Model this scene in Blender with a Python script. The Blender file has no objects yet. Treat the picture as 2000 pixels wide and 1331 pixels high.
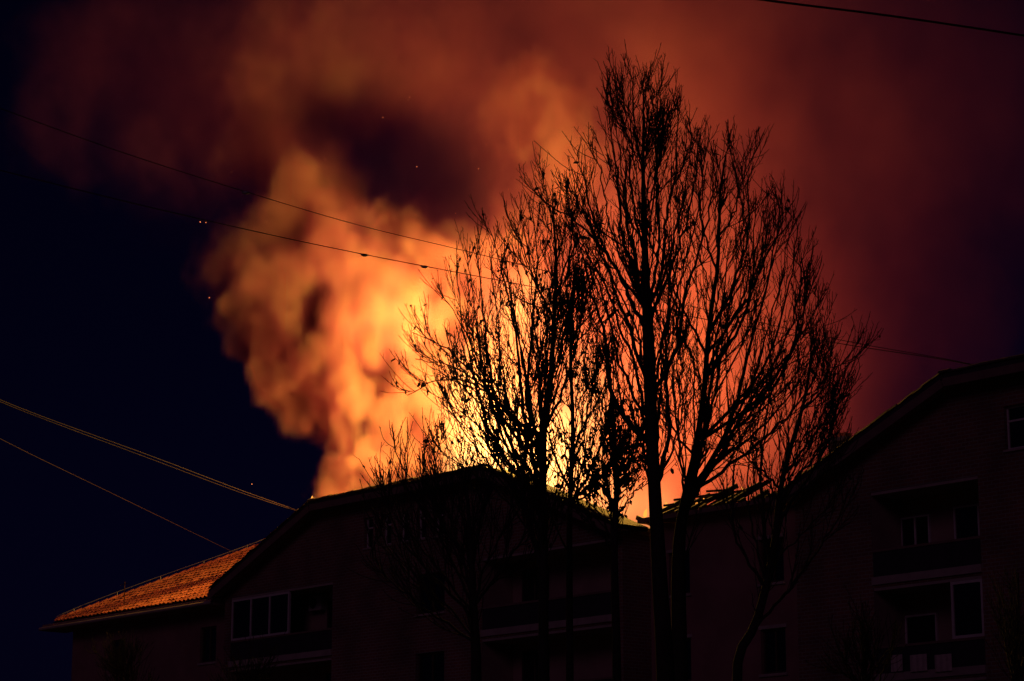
import bpy, math, random
import numpy as np
from mathutils import Vector
R = math.radians
sc = bpy.context.scene
col = sc.collection

# ------------------------------------------------------------------ camera, sky, light, exposure
F = 4722.0                      # focal length in pixels of a 2000 px wide frame (85 mm)
TH = R(12.9); CT, ST = math.cos(TH), math.sin(TH); CAMZ = 1.7
cam = bpy.data.cameras.new('camera'); co = bpy.data.objects.new('camera', cam); col.objects.link(co)
cam.sensor_width = 36; cam.lens = F / 2000 * 36; cam.clip_start = .1; cam.clip_end = 4000
co.location = (0, 0, CAMZ); co.rotation_euler = (math.pi / 2 + TH, 0, 0); sc.camera = co

SKY_EL, SKY_AZ = 38.0, 205.0
world = bpy.data.worlds.new('World'); sc.world = world; world.use_nodes = True
wn = world.node_tree.nodes; wl = world.node_tree.links
sky = wn.new('ShaderNodeTexSky'); sky.sky_type = 'NISHITA'; sky.sun_disc = False
sky.sun_elevation = R(SKY_EL); sky.sun_rotation = R(SKY_AZ)
tint = wn.new('ShaderNodeMix'); tint.data_type = 'RGBA'; tint.blend_type = 'MULTIPLY'; tint.inputs[0].default_value = 1
tint.inputs[7].default_value = (.10, .06, .45, 1)          # deep navy night
wl.new(sky.outputs[0], tint.inputs[6]); wl.new(tint.outputs[2], wn['Background'].inputs[0])
wn['Background'].inputs[1].default_value = .002

sun = bpy.data.lights.new('facade_fill', 'SUN'); so = bpy.data.objects.new('facade_fill', sun); col.objects.link(so)
sun.energy = .046; sun.angle = R(20); sun.color = (1, .42, .8)  # unseen fill lamp added to give the dark facades a purple-red tint
so.rotation_euler = (R(90 - 25), 0, R(-22)); so.location = (0, -20, 60)

vs = sc.view_settings; vs.view_transform = 'Standard'; vs.look = 'None'; vs.exposure = 0; vs.gamma = 1
sc.cycles.use_denoising = True
sc.cycles.max_bounces = 4; sc.cycles.diffuse_bounces = 2; sc.cycles.volume_bounces = 1
sc.cycles.volume_step_rate = 2.4; sc.cycles.volume_max_steps = 256
sc.cycles.sample_clamp_indirect = 4.0

FIRE = (1.0, .50, .065)

def ray(px, py):
    u = (px - 1000) / F; v = (665.5 - py) / F
    fw = CT - v * ST
    return u / fw, (ST + v * CT) / fw
def at(px, py, d):              # the point at horizontal distance d in front of the camera
    a, e = ray(px, py)
    return np.array([a * d, d, CAMZ + e * d])

# ------------------------------------------------------------------ helpers
def tag(o, label=None, cat=None, group=None, kind=None):
    if label: o['label'] = label
    if cat: o['category'] = cat
    if group: o['group'] = group
    if kind: o['kind'] = kind
    return o
def empty(name, loc=(0, 0, 0), rz=0):
    o = bpy.data.objects.new(name, None); col.objects.link(o); o.location = loc; o.rotation_euler = (0, 0, rz)
    o.empty_display_size = .2
    return o
def link(name, me, mat=None, parent=None):
    o = bpy.data.objects.new(name, me); col.objects.link(o)
    if mat and not me.materials: me.materials.append(mat)
    if parent: o.parent = parent
    return o
def pymesh(name, verts, faces, mat=None, parent=None, smooth=False):
    me = bpy.data.meshes.new(name); me.from_pydata([tuple(map(float, v)) for v in verts], [], faces); me.update()
    if smooth: me.polygons.foreach_set('use_smooth', [True] * len(me.polygons))
    return link(name, me, mat, parent)
def npmesh(name, V, Q, mat=None, parent=None, smooth=True):
    k = Q.shape[1]
    me = bpy.data.meshes.new(name); me.vertices.add(len(V)); me.vertices.foreach_set('co', V.astype(np.float32).ravel())
    me.loops.add(Q.size); me.loops.foreach_set('vertex_index', Q.astype(np.int32).ravel())
    me.polygons.add(len(Q)); me.polygons.foreach_set('loop_start', np.arange(0, Q.size, k, dtype=np.int32))
    me.polygons.foreach_set('use_smooth', np.full(len(Q), smooth)); me.update(calc_edges=True)
    return link(name, me, mat, parent)
class MB:
    def __init__(s): s.v = []; s.f = []
    def quad(s, a, b, c, d):
        n = len(s.v); s.v += [a, b, c, d]; s.f.append((n, n + 1, n + 2, n + 3)); return s
    def poly(s, pts):
        n = len(s.v); s.v += list(pts); s.f.append(tuple(range(n, n + len(pts)))); return s
    def box(s, x0, x1, y0, y1, z0, z1):
        n = len(s.v)
        s.v += [(x0, y0, z0), (x1, y0, z0), (x1, y1, z0), (x0, y1, z0), (x0, y0, z1), (x1, y0, z1), (x1, y1, z1), (x0, y1, z1)]
        s.f += [tuple(n + i for i in q) for q in ((0, 3, 2, 1), (4, 5, 6, 7), (0, 1, 5, 4), (1, 2, 6, 5), (2, 3, 7, 6), (3, 0, 4, 7))]
        return s
    def bar(s, p, q, w, h, up=(0, 0, 1)):          # a beam from p to q
        p, q = Vector(p), Vector(q); d = (q - p).normalized(); a = d.cross(Vector(up)).normalized() * w / 2; b = a.cross(d).normalized() * h / 2
        n = len(s.v)
        for c in (p, q):
            s.v += [tuple(c - a - b), tuple(c + a - b), tuple(c + a + b), tuple(c - a + b)]
        s.f += [tuple(n + i for i in q_) for q_ in ((0, 1, 2, 3), (7, 6, 5, 4), (0, 4, 5, 1), (1, 5, 6, 2), (2, 6, 7, 3), (3, 7, 4, 0))]
        return s
    def build(s, name, mat, parent=None): return pymesh(name, s.v, s.f, mat, parent)

# ------------------------------------------------------------------ materials
def mat(name, base, rough=.8, var=.25, scale=3.0, bump=0.0, bscale=40.0, spec=.3, metal=0.0):
    m = bpy.data.materials.new(name); m.use_nodes = True; n = m.node_tree.nodes; l = m.node_tree.links
    b = n['Principled BSDF']; b.inputs['Roughness'].default_value = rough; b.inputs['Metallic'].default_value = metal
    b.inputs['Specular IOR Level'].default_value = spec
    tc = n.new('ShaderNodeTexCoord'); nz = n.new('ShaderNodeTexNoise'); nz.inputs['Scale'].default_value = scale; nz.inputs['Detail'].default_value = 5
    l.new(tc.outputs['Object'], nz.inputs['Vector'])
    rp = n.new('ShaderNodeValToRGB'); rp.color_ramp.elements[0].position = .3; rp.color_ramp.elements[1].position = .7
    rp.color_ramp.elements[0].color = tuple(c * (1 - var) for c in base) + (1,); rp.color_ramp.elements[1].color = tuple(min(1, c * (1 + var)) for c in base) + (1,)
    l.new(nz.outputs['Fac'], rp.inputs[0]); l.new(rp.outputs[0], b.inputs['Base Color'])
    if bump:
        n2 = n.new('ShaderNodeTexNoise'); n2.inputs['Scale'].default_value = bscale; n2.inputs['Detail'].default_value = 4; l.new(tc.outputs['Object'], n2.inputs['Vector'])
        bp = n.new('ShaderNodeBump'); bp.inputs['Strength'].default_value = bump; bp.inputs['Distance'].default_value = .02
        l.new(n2.outputs['Fac'], bp.inputs['Height']); l.new(bp.outputs[0], b.inputs['Normal'])
    return m
def brick_mat(name, c1, c2, mortar):
    m = bpy.data.materials.new(name); m.use_nodes = True; n = m.node_tree.nodes; l = m.node_tree.links
    b = n['Principled BSDF']; b.inputs['Roughness'].default_value = .9
    tc = n.new('ShaderNodeTexCoord'); sp = n.new('ShaderNodeSeparateXYZ'); l.new(tc.outputs['Object'], sp.inputs[0])
    ad = n.new('ShaderNodeMath'); ad.operation = 'ADD'; l.new(sp.outputs[0], ad.inputs[0]); l.new(sp.outputs[1], ad.inputs[1])
    cb = n.new('ShaderNodeCombineXYZ'); l.new(ad.outputs[0], cb.inputs[0]); l.new(sp.outputs[2], cb.inputs[1])
    br = n.new('ShaderNodeTexBrick'); br.inputs['Scale'].default_value = 1; br.inputs['Brick Width'].default_value = .30; br.inputs['Row Height'].default_value = .115
    br.inputs['Mortar Size'].default_value = .016; br.inputs['Mortar Smooth'].default_value = .2
    br.inputs['Color1'].default_value = c1 + (1,); br.inputs['Color2'].default_value = c2 + (1,); br.inputs['Mortar'].default_value = mortar + (1,)
    l.new(cb.outputs[0], br.inputs['Vector'])
    nz = n.new('ShaderNodeTexNoise'); nz.inputs['Scale'].default_value = .55; nz.inputs['Detail'].default_value = 6; l.new(tc.outputs['Object'], nz.inputs['Vector'])
    rp = n.new('ShaderNodeValToRGB'); rp.color_ramp.elements[0].position = .3; rp.color_ramp.elements[0].color = (.55, .55, .55, 1); rp.color_ramp.elements[1].position = .7; rp.color_ramp.elements[1].color = (1.15, 1.15, 1.15, 1)
    l.new(nz.outputs['Fac'], rp.inputs[0])
    mx = n.new('ShaderNodeMix'); mx.data_type = 'RGBA'; mx.blend_type = 'MULTIPLY'; mx.inputs[0].default_value = 1
    l.new(br.outputs['Color'], mx.inputs[6]); l.new(rp.outputs[0], mx.inputs[7]); l.new(mx.outputs[2], b.inputs['Base Color'])
    bp = n.new('ShaderNodeBump'); bp.inputs['Strength'].default_value = .8; bp.inputs['Distance'].default_value = .02; bp.invert = True
    l.new(br.outputs['Fac'], bp.inputs['Height']); l.new(bp.outputs[0], b.inputs['Normal'])
    return m
def emit(name, c, s):
    m = bpy.data.materials.new(name); m.use_nodes = True; n = m.node_tree.nodes
    e = n.new('ShaderNodeEmission'); e.inputs[0].default_value = c + (1,); e.inputs[1].default_value = s
    m.node_tree.links.new(e.outputs[0], n['Material Output'].inputs[0]); m.cycles.emission_sampling = 'NONE'; return m
M = dict(
    brick=brick_mat('red_brick', (.30, .115, .085), (.22, .085, .07), (.30, .27, .25)),
    plaster=mat('painted_plaster', (.34, .22, .19), .9, .15, 1.2, .2),
    wing=mat('weathered_render', (.30, .16, .15), .9, .2, .7, .3),
    slab=mat('concrete_slab', (.40, .33, .30), .9, .15, 2.0, .2),
    shadeframe=mat('shaded_window_frame', (.09, .05, .045), .6, .15, 4),  # frame colour darkened to stand in for the shade on these windows
    frame=mat('white_window_frame', (.62, .58, .55), .5, .08, 4),
    glass=mat('dark_window_glass', (.012, .012, .016), .06, .1, 1, spec=.5),
    parapet=mat('dark_parapet_sheet', (.045, .04, .05), .7, .2, 2),
    fascia=mat('painted_fascia', (.22, .13, .12), .8, .15, 2),
    tile=mat('clay_roof_tile', (.62, .20, .125), .75, .35, 1.6, .3, 60),
    darktile=mat('shaded_roof_tile', (.07, .045, .04), .85, .35, 2, .3, 60),  # clay tile darkened in colour so the roof edges look unlit
    metal=mat('galvanised_metal', (.35, .34, .33), .45, .2, 6, metal=.8),
    char=mat('charred_timber', (.018, .015, .014), .9, .4, 8, .5),
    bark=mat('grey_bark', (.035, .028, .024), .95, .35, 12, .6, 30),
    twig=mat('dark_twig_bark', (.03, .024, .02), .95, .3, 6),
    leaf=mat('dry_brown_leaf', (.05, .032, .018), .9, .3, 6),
    wire=mat('black_cable_sheath', (.035, .013, .013), .8, .1, 10),
    ac=mat('cream_metal_casing', (.45, .42, .40), .5, .08, 3),
    curtain=mat('pale_curtain_cloth', (.55, .46, .42), .95, .1, 5),
    ground=mat('dark_asphalt', (.05, .05, .05), .95, .3, .4, .3, 30),
    roofing=mat('bitumen_roof', (.05, .045, .045), .9, .3, 1),
    ember=emit('glowing_ember', (1, .22, .06), 3.0),
    flame=emit('flame', (1, .33, .05), 1.6),
)

# ------------------------------------------------------------------ ground
gv = [(-900, -300, 0), (900, -300, 0), (900, 1500, 0), (-900, 1500, 0)]
tag(pymesh('ground', gv, [(0, 1, 2, 3)], M['ground']), 'dark asphalt yard in front of the brick apartment blocks', 'ground', kind='structure')

# ------------------------------------------------------------------ the apartment row
# facade coordinates: t runs to the left along the street front, b goes back from it
SA, CA = math.sin(R(41)), math.cos(R(41))
RZ = -R(49)
def fpt(t, b, z): return np.array([12.6 - SA * t + CA * b, 72 + CA * t + SA * b, z])
def fac(px, py, b=0.0):         # where a picture point meets the plane b: (t, z)
    a, e = ray(px, py)
    t = (12.6 + CA * b - a * (72 + SA * b)) / (SA + CA * a)
    return t, CAMZ + e * (72 + CA * t + SA * b)

def window(parent, x0, x1, z0, z1, y, cols=1, rows=(1.0,), fw=.07, depth=.09, fm=None, name='window'):
    """frame mesh with its panes as sub-parts; y is the front of the frame (towards the street = smaller y)"""
    m = MB(); m.box(x0, x1, y, y + depth, z0, z0 + fw); m.box(x0, x1, y, y + depth, z1 - fw, z1)
    m.box(x0, x0 + fw, y + .002, y + depth - .002, z0 + fw, z1 - fw); m.box(x1 - fw, x1, y + .002, y + depth - .002, z0 + fw, z1 - fw)
    cw = (x1 - x0 - fw) / cols; zs = [z0 + fw]
    for r in rows: zs.append(zs[-1] + r * (z1 - z0 - 2 * fw))
    for i in range(1, cols): m.box(x0 + cw * i, x0 + cw * i + fw, y + .004, y + depth - .004, z0 + fw, z1 - fw)
    for z in zs[1:-1]: m.box(x0 + fw, x1 - fw, y + .006, y + depth - .006, z - fw / 2, z + fw / 2)
    f = m.build(name, fm or M['frame'], parent)
    for i in range(cols):
        for k in range(len(zs) - 1):
            MB().box(x0 + cw * i + fw * .8, x0 + cw * (i + 1) + fw * .2, y + depth * .5, y + depth * .5 + .012, zs[k] + (.02 if k else -.01), zs[k + 1] + .01 - (.03 if k < len(zs) - 2 else 0)).build('pane', M['glass'], f)
    return f
def facade(parent, x0, x1, z0, z1, openings, y, mat_, name='wall', reveal=.28, top=None):
    """front wall sheet with real openings and reveals; openings (x0,x1,z0,z1,depth)"""
    m = MB(); xs = sorted({x0, x1, *[o[0] for o in openings], *[o[1] for o in openings]}); zs = sorted({z0, z1, *[o[2] for o in openings], *[o[3] for o in openings]})
    for a, b in zip(xs, xs[1:]):
        for c, d in zip(zs, zs[1:]):
            mx, mz = (a + b) / 2, (c + d) / 2
            if not any(o[0] < mx < o[1] and o[2] < mz < o[3] for o in openings): m.quad((a, y, c), (b, y, c), (b, y, d), (a, y, d))
    for o in openings:
        q = y + o[4]
        m.quad((o[0], y, o[2]), (o[0], y, o[3]), (o[0], q, o[3]), (o[0], q, o[2])); m.quad((o[1], y, o[3]), (o[1], y, o[2]), (o[1], q, o[2]), (o[1], q, o[3]))
        m.quad((o[0], y, o[3]), (o[1], y, o[3]), (o[1], q, o[3]), (o[0], q, o[3])); m.quad((o[0], y, o[2]), (o[0], q, o[2]), (o[1], q, o[2]), (o[1], y, o[2]))
    return m, mat_
FLOOR = 2.95
EAVE, TOPZ, DEEP, SLOPE = 13.95, 16.7, 13.2, 6.65

def gabled_block(t_left, label, loggias, gable_windows, windows, glazed, tiles_seed, burnt=False):
    """brick block with a clipped gable facing the street; 24 m wide, local x to the right, y back"""
    p = fpt(t_left, 0, 0); root = empty('apartment_block', p, RZ); W = 23.9
    tag(root, label, 'building', 'clipped gable blocks of the brick row')
    LD = 1.5
    ops = [(a, b, c, d, LD) for a, b, c, d in loggias] + [(a, b, c, d, .22) for a, b, c, d in windows]
    m, mm = facade(root, 0, W, 0, EAVE, [o for o in ops if o[3] < EAVE], 0, M['brick'])
    gw = [(a, b, c, d, .2) for a, b, c, d in gable_windows]
    lo, hi = SLOPE, W - SLOPE
    g, _ = facade(root, lo, hi, EAVE, TOPZ, gw, 0, M['brick'])
    n = len(m.v); m.v += g.v; m.f += [tuple(i + n for i in f) for f in g.f]
    m.poly([(0, 0, EAVE), (lo, 0, EAVE), (lo, 0, TOPZ)]); m.poly([(hi, 0, EAVE), (W, 0, EAVE), (hi, 0, TOPZ)])
    m.quad((0, DEEP, 0), (0, 0, 0), (0, 0, EAVE), (0, DEEP, EAVE)); m.quad((W, 0, 0), (W, DEEP, 0), (W, DEEP, EAVE), (W, 0, EAVE))
    m.quad((W, DEEP, 0), (0, DEEP, 0), (0, DEEP, EAVE), (W, DEEP, EAVE))
    m.build('wall', M['brick'], root)
    for (a, b, c, d) in gable_windows:
        window(root, a + .003, b - .003, c + .003, d - .003, .13, 1, (.68, .32), .06, fm=M['frame'])
        MB().box(a - .05, b + .05, -.05, .02, c - .07, c - .003).build('sill', M['slab'], root)
    for (a, b, c, d) in windows:
        window(root, a + .003, b - .003, c + .003, d - .003, .13, 2, (1,), .07, fm=M['shadeframe'])
        MB().box(a - .06, b + .06, -.07, .02, c - .08, c - .003).build('sill', M['slab'], root)
    for i, (a, b, c, d) in enumerate(loggias):
        k = MB(); e = .004                                           # inside of the recess
        k.quad((a + e, LD, c), (b - e, LD, c), (b - e, LD, d), (a + e, LD, d))
        k.quad((a + e, .02, c), (a + e, LD, c), (a + e, LD, d), (a + e, .02, d)); k.quad((b - e, LD, c), (b - e, .02, c), (b - e, .02, d), (b - e, LD, d))
        lg = k.build('loggia_recess', M['plaster'], root)
        MB().box(a + e, b - e, .02, LD - e, d - .10, d - e).build('loggia_ceiling', M['slab'], lg)
        MB().box(a - .02, b + .02, -.06, LD - e, c - .22, c + .02).build('balcony_slab', M['slab'], root)
        MB().box(a + e, b - e, .03, .11, c + .022, c + .78).build('parapet', M['parapet'], root)
        MB().box(a + e, b - e, .0, .14, c + .784, c + .86).build('parapet_rail', M['fascia'], root)
        for (u0, u1, v0, v1, cols) in glazed[i]['back']:
            window(root, u0, u1, v0, v1, LD - .10, cols, (1,), .06, fm=M['shadeframe'] if burnt else None)
        for (u0, u1, cols) in glazed[i]['front']:
            window(root, u0, u1, c + .864, d - .104, .02, cols, (1,), .085, .10)
    # roof: sloping slabs with a wide overhang, flat burnt-out crown in the middle
    OV = .62
    def slab(x0, z0, x1, z1, y0, y1, th=.16):
        dx, dz = x1 - x0, z1 - z0; L = math.hypot(dx, dz); nx, nz = -dz / L * th, dx / L * th
        v = [(x0, y0, z0), (x1, y0, z1), (x1 + nx, y0, z1 + nz), (x0 + nx, y0, z0 + nz)]; v += [(a, y1, c) for a, _, c in v]
        return v, [(0, 1, 2, 3), (7, 6, 5, 4), (0, 4, 5, 1), (1, 5, 6, 2), (2, 6, 7, 3), (3, 7, 4, 0)]
    s = (TOPZ - EAVE) / SLOPE; ex = .3
    rf = pymesh('roof_slope', *slab(-ex, EAVE - ex * s + .02, lo, TOPZ + .02, -OV, DEEP + .3), M['roofing'], root)
    rf2 = pymesh('roof_slope', *slab(hi, TOPZ + .02, W + ex, EAVE - ex * s + .02, -OV, (.9 if burnt else DEEP + .3)), M['char'] if burnt else M['roofing'], root)
    MB().box(lo + .01, hi - .01, -OV, 2.2, TOPZ + .03, TOPZ + .17).build('roof_crown', M['roofing'], root)
    if burnt:
        rn = random.Random(21)
        for i in range(16):       # what is left of the rafters behind the gable
            y = 1.3 + i * .62; k = rn.uniform(.1, .45)
            MB().bar((W - .1, y, EAVE - .1), (W - SLOPE * k, y + rn.uniform(-.1, .1), EAVE - .1 + (TOPZ - EAVE) * k), .1, .16).build('charred_rafter', M['char'], root)
    # barge boards and soffits under the overhang
    for (xa, za, xb, zb) in ((-ex, EAVE - ex * s, lo, TOPZ), (hi, TOPZ, W + ex, EAVE - ex * s)):
        v, f = slab(xa, za - .24, xb, zb - .24, -OV - .03, -OV + .03, .27); pymesh('barge_board', v, f, M['fascia'], root)
        v, f = slab(xa + .05, za - .04, xb, zb - .04, -OV + .032, -.004, .05); pymesh('soffit', v, f, M['plaster'], root)
    MB().box(lo, hi, -OV - .032, -OV + .03, TOPZ - .22, TOPZ + .04).build('barge_board', M['fascia'], root)
    MB().box(lo + .01, hi - .01, -OV + .032, -.004, TOPZ - .05, TOPZ + .025).build('soffit', M['plaster'], root)
    # verge tiles along the roof edge, uneven
    rnd = random.Random(tiles_seed)
    tm = None
    def verge(x, z, ang):
        nonlocal tm
        if tm is None:
            a = MB(); prof = [(-.13, 0), (-.09, .06), (0, .09), (.09, .06), (.13, 0), (.09, .035), (0, .06), (-.09, .035)]
            nn = len(prof)
            a.v = [(-.19, y, z_) for y, z_ in prof] + [(.21, y * .85, z_ * .85 + .02) for y, z_ in prof]
            a.f = [tuple(reversed(range(nn))), tuple(range(nn, 2 * nn))] + [(i, (i + 1) % nn, nn + (i + 1) % nn, nn + i) for i in range(nn)]
            tm = a.build('verge_tile', M['darktile'], root); o = tm
        else: o = link('verge_tile', tm.data, None, root)
        o.location = (x, -OV + .06 + rnd.uniform(-.02, .02), z + rnd.uniform(-.01, .03)); o.rotation_euler = (rnd.uniform(-.06, .06), -ang + rnd.uniform(-.05, .05), rnd.uniform(-.05, .05))
        o.scale = (1, 1, rnd.uniform(.9, 1.35))
    A = math.atan(s); x = -ex + .2
    while x < lo - .1: verge(x, TOPZ + .18 - (lo - x) * s, A); x += .34
    while x < hi: verge(x, TOPZ + .17, 0); x += .37
    while x < W + ex - .1: verge(x, TOPZ + .18 - (x - hi) * s, -A); x += .34
    return root, p

def loc(px, py, tl, b=0): t, z = fac(px, py, b); return tl - t, z
TL = 37.35; TR = 5.5
# left block: measured on the facade plane
def rect(x0, y0, x1, y1, tl, b=0):
    a, c = loc(x0, y0, tl, b); d, e = loc(x1, y1, tl, b)
    return (min(a, d), max(a, d), min(c, e), max(c, e))
gwl = []
for i, cx in enumerate((720, 756, 790, 824, 858)):
    x, z = loc(cx, 1044 - i * 6.5, TL)
    gwl.append((x - .27, x + .27, 0, 0))
zc = fac(790, 1040)[1]
zt, zb = max(EAVE + 1.0, zc + .65), 0
gwl = [(a, b, fac(720, 1070)[1], fac(720, 1011)[1]) for a, b, _, _ in gwl]
l0 = rect(452, 1168, 648, 1250, TL)
TOPL = l0[3]
lgx0, lgx1 = l0[0], l0[1]
Wd = 23.9
def stack(x0, x1, top, n): return [(x0, x1, top - 2.65 - k * FLOOR, top - k * FLOOR) for k in range(n)]
logL = stack(lgx0, lgx1, TOPL, 3) + stack(Wd - lgx1, Wd - lgx0, TOPL, 3)
w1 = rect(813, 1150, 868, 1205, TL)
winL = [(w1[0], w1[1], TOPL - 1.75 - k * FLOOR, TOPL - .25 - k * FLOOR) for k in range(3)]
gl = []
for i, (a, b, c, d) in enumerate(logL):
    mid = a + (b - a) * .58
    if i < 3: gl.append(dict(front=[(a + .01, mid, 3)] if i != 1 else [], back=[(a + (b - a) * .68, b - .5, c + .9, d - .4, 1)]))
    else: gl.append(dict(front=[], back=[(a + .6, a + 2.0, c + .9, d - .4, 2)]))
blockL, pL = gabled_block(TL, 'brick block with clipped gable and five narrow attic windows, burning behind its roof', logL, gwl, winL, gl, 3, True)

# right block
r0 = rect(1700, 968, 1918, 1130, TR)
r0 = (r0[0], r0[1])
zT = fac(1810, 945)[1]
logR = stack(r0[0], r0[1], zT, 3) + stack(Wd - r0[1], Wd - r0[0], zT, 3)
glR = []
def bx(pa, pb, y): return loc(pa, y, TR, 1.4)[0], loc(pb, y, TR, 1.4)[0]
wa = bx(1758, 1815, 1030); wb = bx(1768, 1830, 1240); wc = bx(1862, 1912, 1010)
g0 = loc(1857, 1190, TR)[0]
for i, (a, b, c, d) in enumerate(logR):
    if i == 0: glR.append(dict(front=[], back=[(wa[0], wa[1], d - 1.65, d - .65, 2), (wc[0], wc[1], d - 1.75, d - .55, 1)]))
    elif i == 1: glR.append(dict(front=[(g0, b - .01, 1)], back=[(wb[0], wb[1], d - 2.0, d - .75, 1)]))
    else: glR.append(dict(front=[], back=[(a + .6, a + 2.0, c + .9, d - .5, 2)]))
gwr = [(x - .3, x + .3, EAVE + .35, EAVE + 1.6) for x in (9.0 + 1.55 * k for k in range(5))]
rx = loc(1985, 810, TR)[0]
gwr = [(rx - .45 + 1.9 * k, rx + .35 + 1.9 * k, EAVE + .45, EAVE + 1.75) for k in range(4)]
blockR, pR = gabled_block(TR, 'dark brick block with clipped gable and open balconies, untouched by the flames', logR, gwr, [], glR, 5)

# curtain panels on the lower balcony of the right block, an air conditioner in the left loggia
def to_world(root, x, y, z):
    c, s = math.cos(RZ), math.sin(RZ); return (root.location.x + c * x - s * y, root.location.y + s * x + c * y, z)
for k, (xa, xb) in enumerate(((1745, 1768), (1782, 1815), (1830, 1863))):
    a, z = loc(xa, 1297, TR); b = loc(xb, 1297, TR)[0]
    o = empty('laundry_sheet', to_world(blockR, (a + b) / 2, -.12, z - .25), RZ)
    tag(o, ('narrow pale cloth', 'pale square cloth', 'wide pale cloth')[k] + ' hung over the lower balcony rail of the dark gabled block', 'cloth', 'cloths on the balcony rail')
    n = 14; V = []; w = (b - a) / 2
    for side in (0, 1):
        for i in range(n + 1):
            x = -w + 2 * w * i / n
            for z_ in (0, .25, .5): V.append((x, .02 * math.sin(i * 1.3 + k) * (1.2 - z_) + side * .012, z_))
    Fc = []
    N1 = (n + 1) * 3
    for i in range(n):
        for j in range(2):
            q = i * 3 + j; Fc.append((q, q + 3, q + 4, q + 1)); Fc.append((q + 1 + N1, q + 4 + N1, q + 3 + N1, q + N1))
    pymesh('cloth', V, Fc, M['curtain'], o, True)
ax0, az0 = loc(602, 1180, TL, 1.2)
acr = empty('air_conditioner', to_world(blockL, ax0 + .45, 1.2, az0 - .3), RZ)
tag(acr, 'small pale air conditioner on the back wall of the part-glazed loggia', 'air conditioner')
MB().box(-.42, .42, 0, .29, 0, .58).build('casing', M['ac'], acr)
k = MB(); k.v = [(-.1 + .22 * math.cos(i * math.tau / 20), -.012, .29 + .22 * math.sin(i * math.tau / 20)) for i in range(20)] + [(-.1 + .19 * math.cos(i * math.tau / 20), -.02, .29 + .19 * math.sin(i * math.tau / 20)) for i in range(20)]
k.f = [(i, (i + 1) % 20, 20 + (i + 1) % 20, 20 + i) for i in range(20)] + [tuple(range(20, 40))]; k.build('fan_grille', M['parapet'], acr)
MB().box(-.3, -.26, .05, .30, -.06, -.004).box(.26, .3, .05, .30, -.06, -.004).build('bracket', M['metal'], acr)

# connecting wing between the blocks, roof burnt through
TM0, TM1, BM = TL - 23.9 - .02, TR + .02, 1.3
pm = fpt(TM0, 0, 0); wing = empty('connecting_wing', pm, RZ)
tag(wing, 'rendered wing between the two gabled blocks with its roof burnt through', 'building')
WM = TM0 - TM1; EM = 14.15
wins = []
for (x0, y0, x1, y1) in ((1482, 1052, 1530, 1112), (1582, 1028, 1628, 1100)):
    a = loc(x0, (y0 + y1) / 2, TM0, BM)[0]; b = loc(x1, (y0 + y1) / 2, TM0, BM)[0]; z = fac((x0 + x1) / 2, y0, BM)[1]
    wins.append((max(.2, a), min(WM - .2, b), z))
zw = wins[0][2]
ops = []
xs_ = [(.9, 1.9)] + [(w[0], w[1]) for w in wins]
for (a, b) in xs_:
    for k in range(3): ops.append((a, b, zw - 1.45 - k * FLOOR, zw - k * FLOOR, .22))
m, _ = facade(wing, 0, WM, 0, EM, ops, BM, M['wing'])
m.quad((WM, DEEP, 0), (0, DEEP, 0), (0, DEEP, EM), (WM, DEEP, EM)); m.build('wall', M['wing'], wing)
for (a, b, c, d, _) in ops:
    window(wing, a + .003, b - .003, c + .003, d - .003, BM + .12, 2, (1,), .07, fm=M['shadeframe'])
    MB().box(a - .08, b + .08, BM - .06, BM + .02, c - .09, c - .003).build('sill', M['slab'], wing)
    MB().box(a - .08, b + .08, BM - .03, BM - .002, d + .003, d + .12).build('lintel', M['slab'], wing)
MB().box(0, WM, BM - .6, BM + .4, EM + .004, EM + .16).build('cornice', M['fascia'], wing)
rnd = random.Random(12)
for i in range(13):             # charred rafters still standing
    x = .35 + i * .6; L = rnd.choice((.6, 1.1, 1.7, 2.4, .4) if i < 7 else (.3, .5, .8)); s = .5
    MB().bar((x, BM - .3, EM + .2), (x + rnd.uniform(-.12, .12), BM - .3 + L, EM + .2 + L * s * rnd.uniform(.8, 1.05)), .09, .16).build('rafter', M['char'], wing)
for (xa, xb, L) in ((.3, 3.2, .7), (.3, 3.6, 1.2), (1.5, 2.7, 1.6)):
    MB().bar((xa, BM - .3 + L, EM + .34 + L * .5), (xb, BM - .25 + L, EM + .30 + L * .47), .06, .07).build('batten', M['char'], wing)
for (x, y, z, x2, y2, z2) in ((2.2, 2.6, 14.6, 3.5, 3.6, 15.5), (1.2, 2.4, 14.5, 2.4, 3.0, 15.2)):
    MB().bar((x, y, z), (x2, y2, z2), .1, .14).build('fallen_beam', M['char'], wing)
MB().box(.02, WM - .02, BM + .45, DEEP - .1, 13.2, 13.4).build('attic_floor', M['char'], wing)

# small dark chimney at the foot of the right roof slope
cx_, cz_ = 1.5, 15.0
chm = empty('chimney', to_world(blockR, 1.35, .9, 14.7), RZ); tag(chm, 'small dark chimney stack on the foot of the untouched roof slope', 'chimney')
MB().box(-.35, .35, -.35, .35, 0, 1.0).build('shaft', M['brick'], chm); MB().box(-.42, .42, -.42, .42, 1.003, 1.12).build('cap', M['slab'], chm)
MB().box(-.2, -.02, -.15, .15, 1.123, 1.33).box(.05, .22, -.15, .15, 1.123, 1.3).build('pot', M['tile'], chm)

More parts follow.
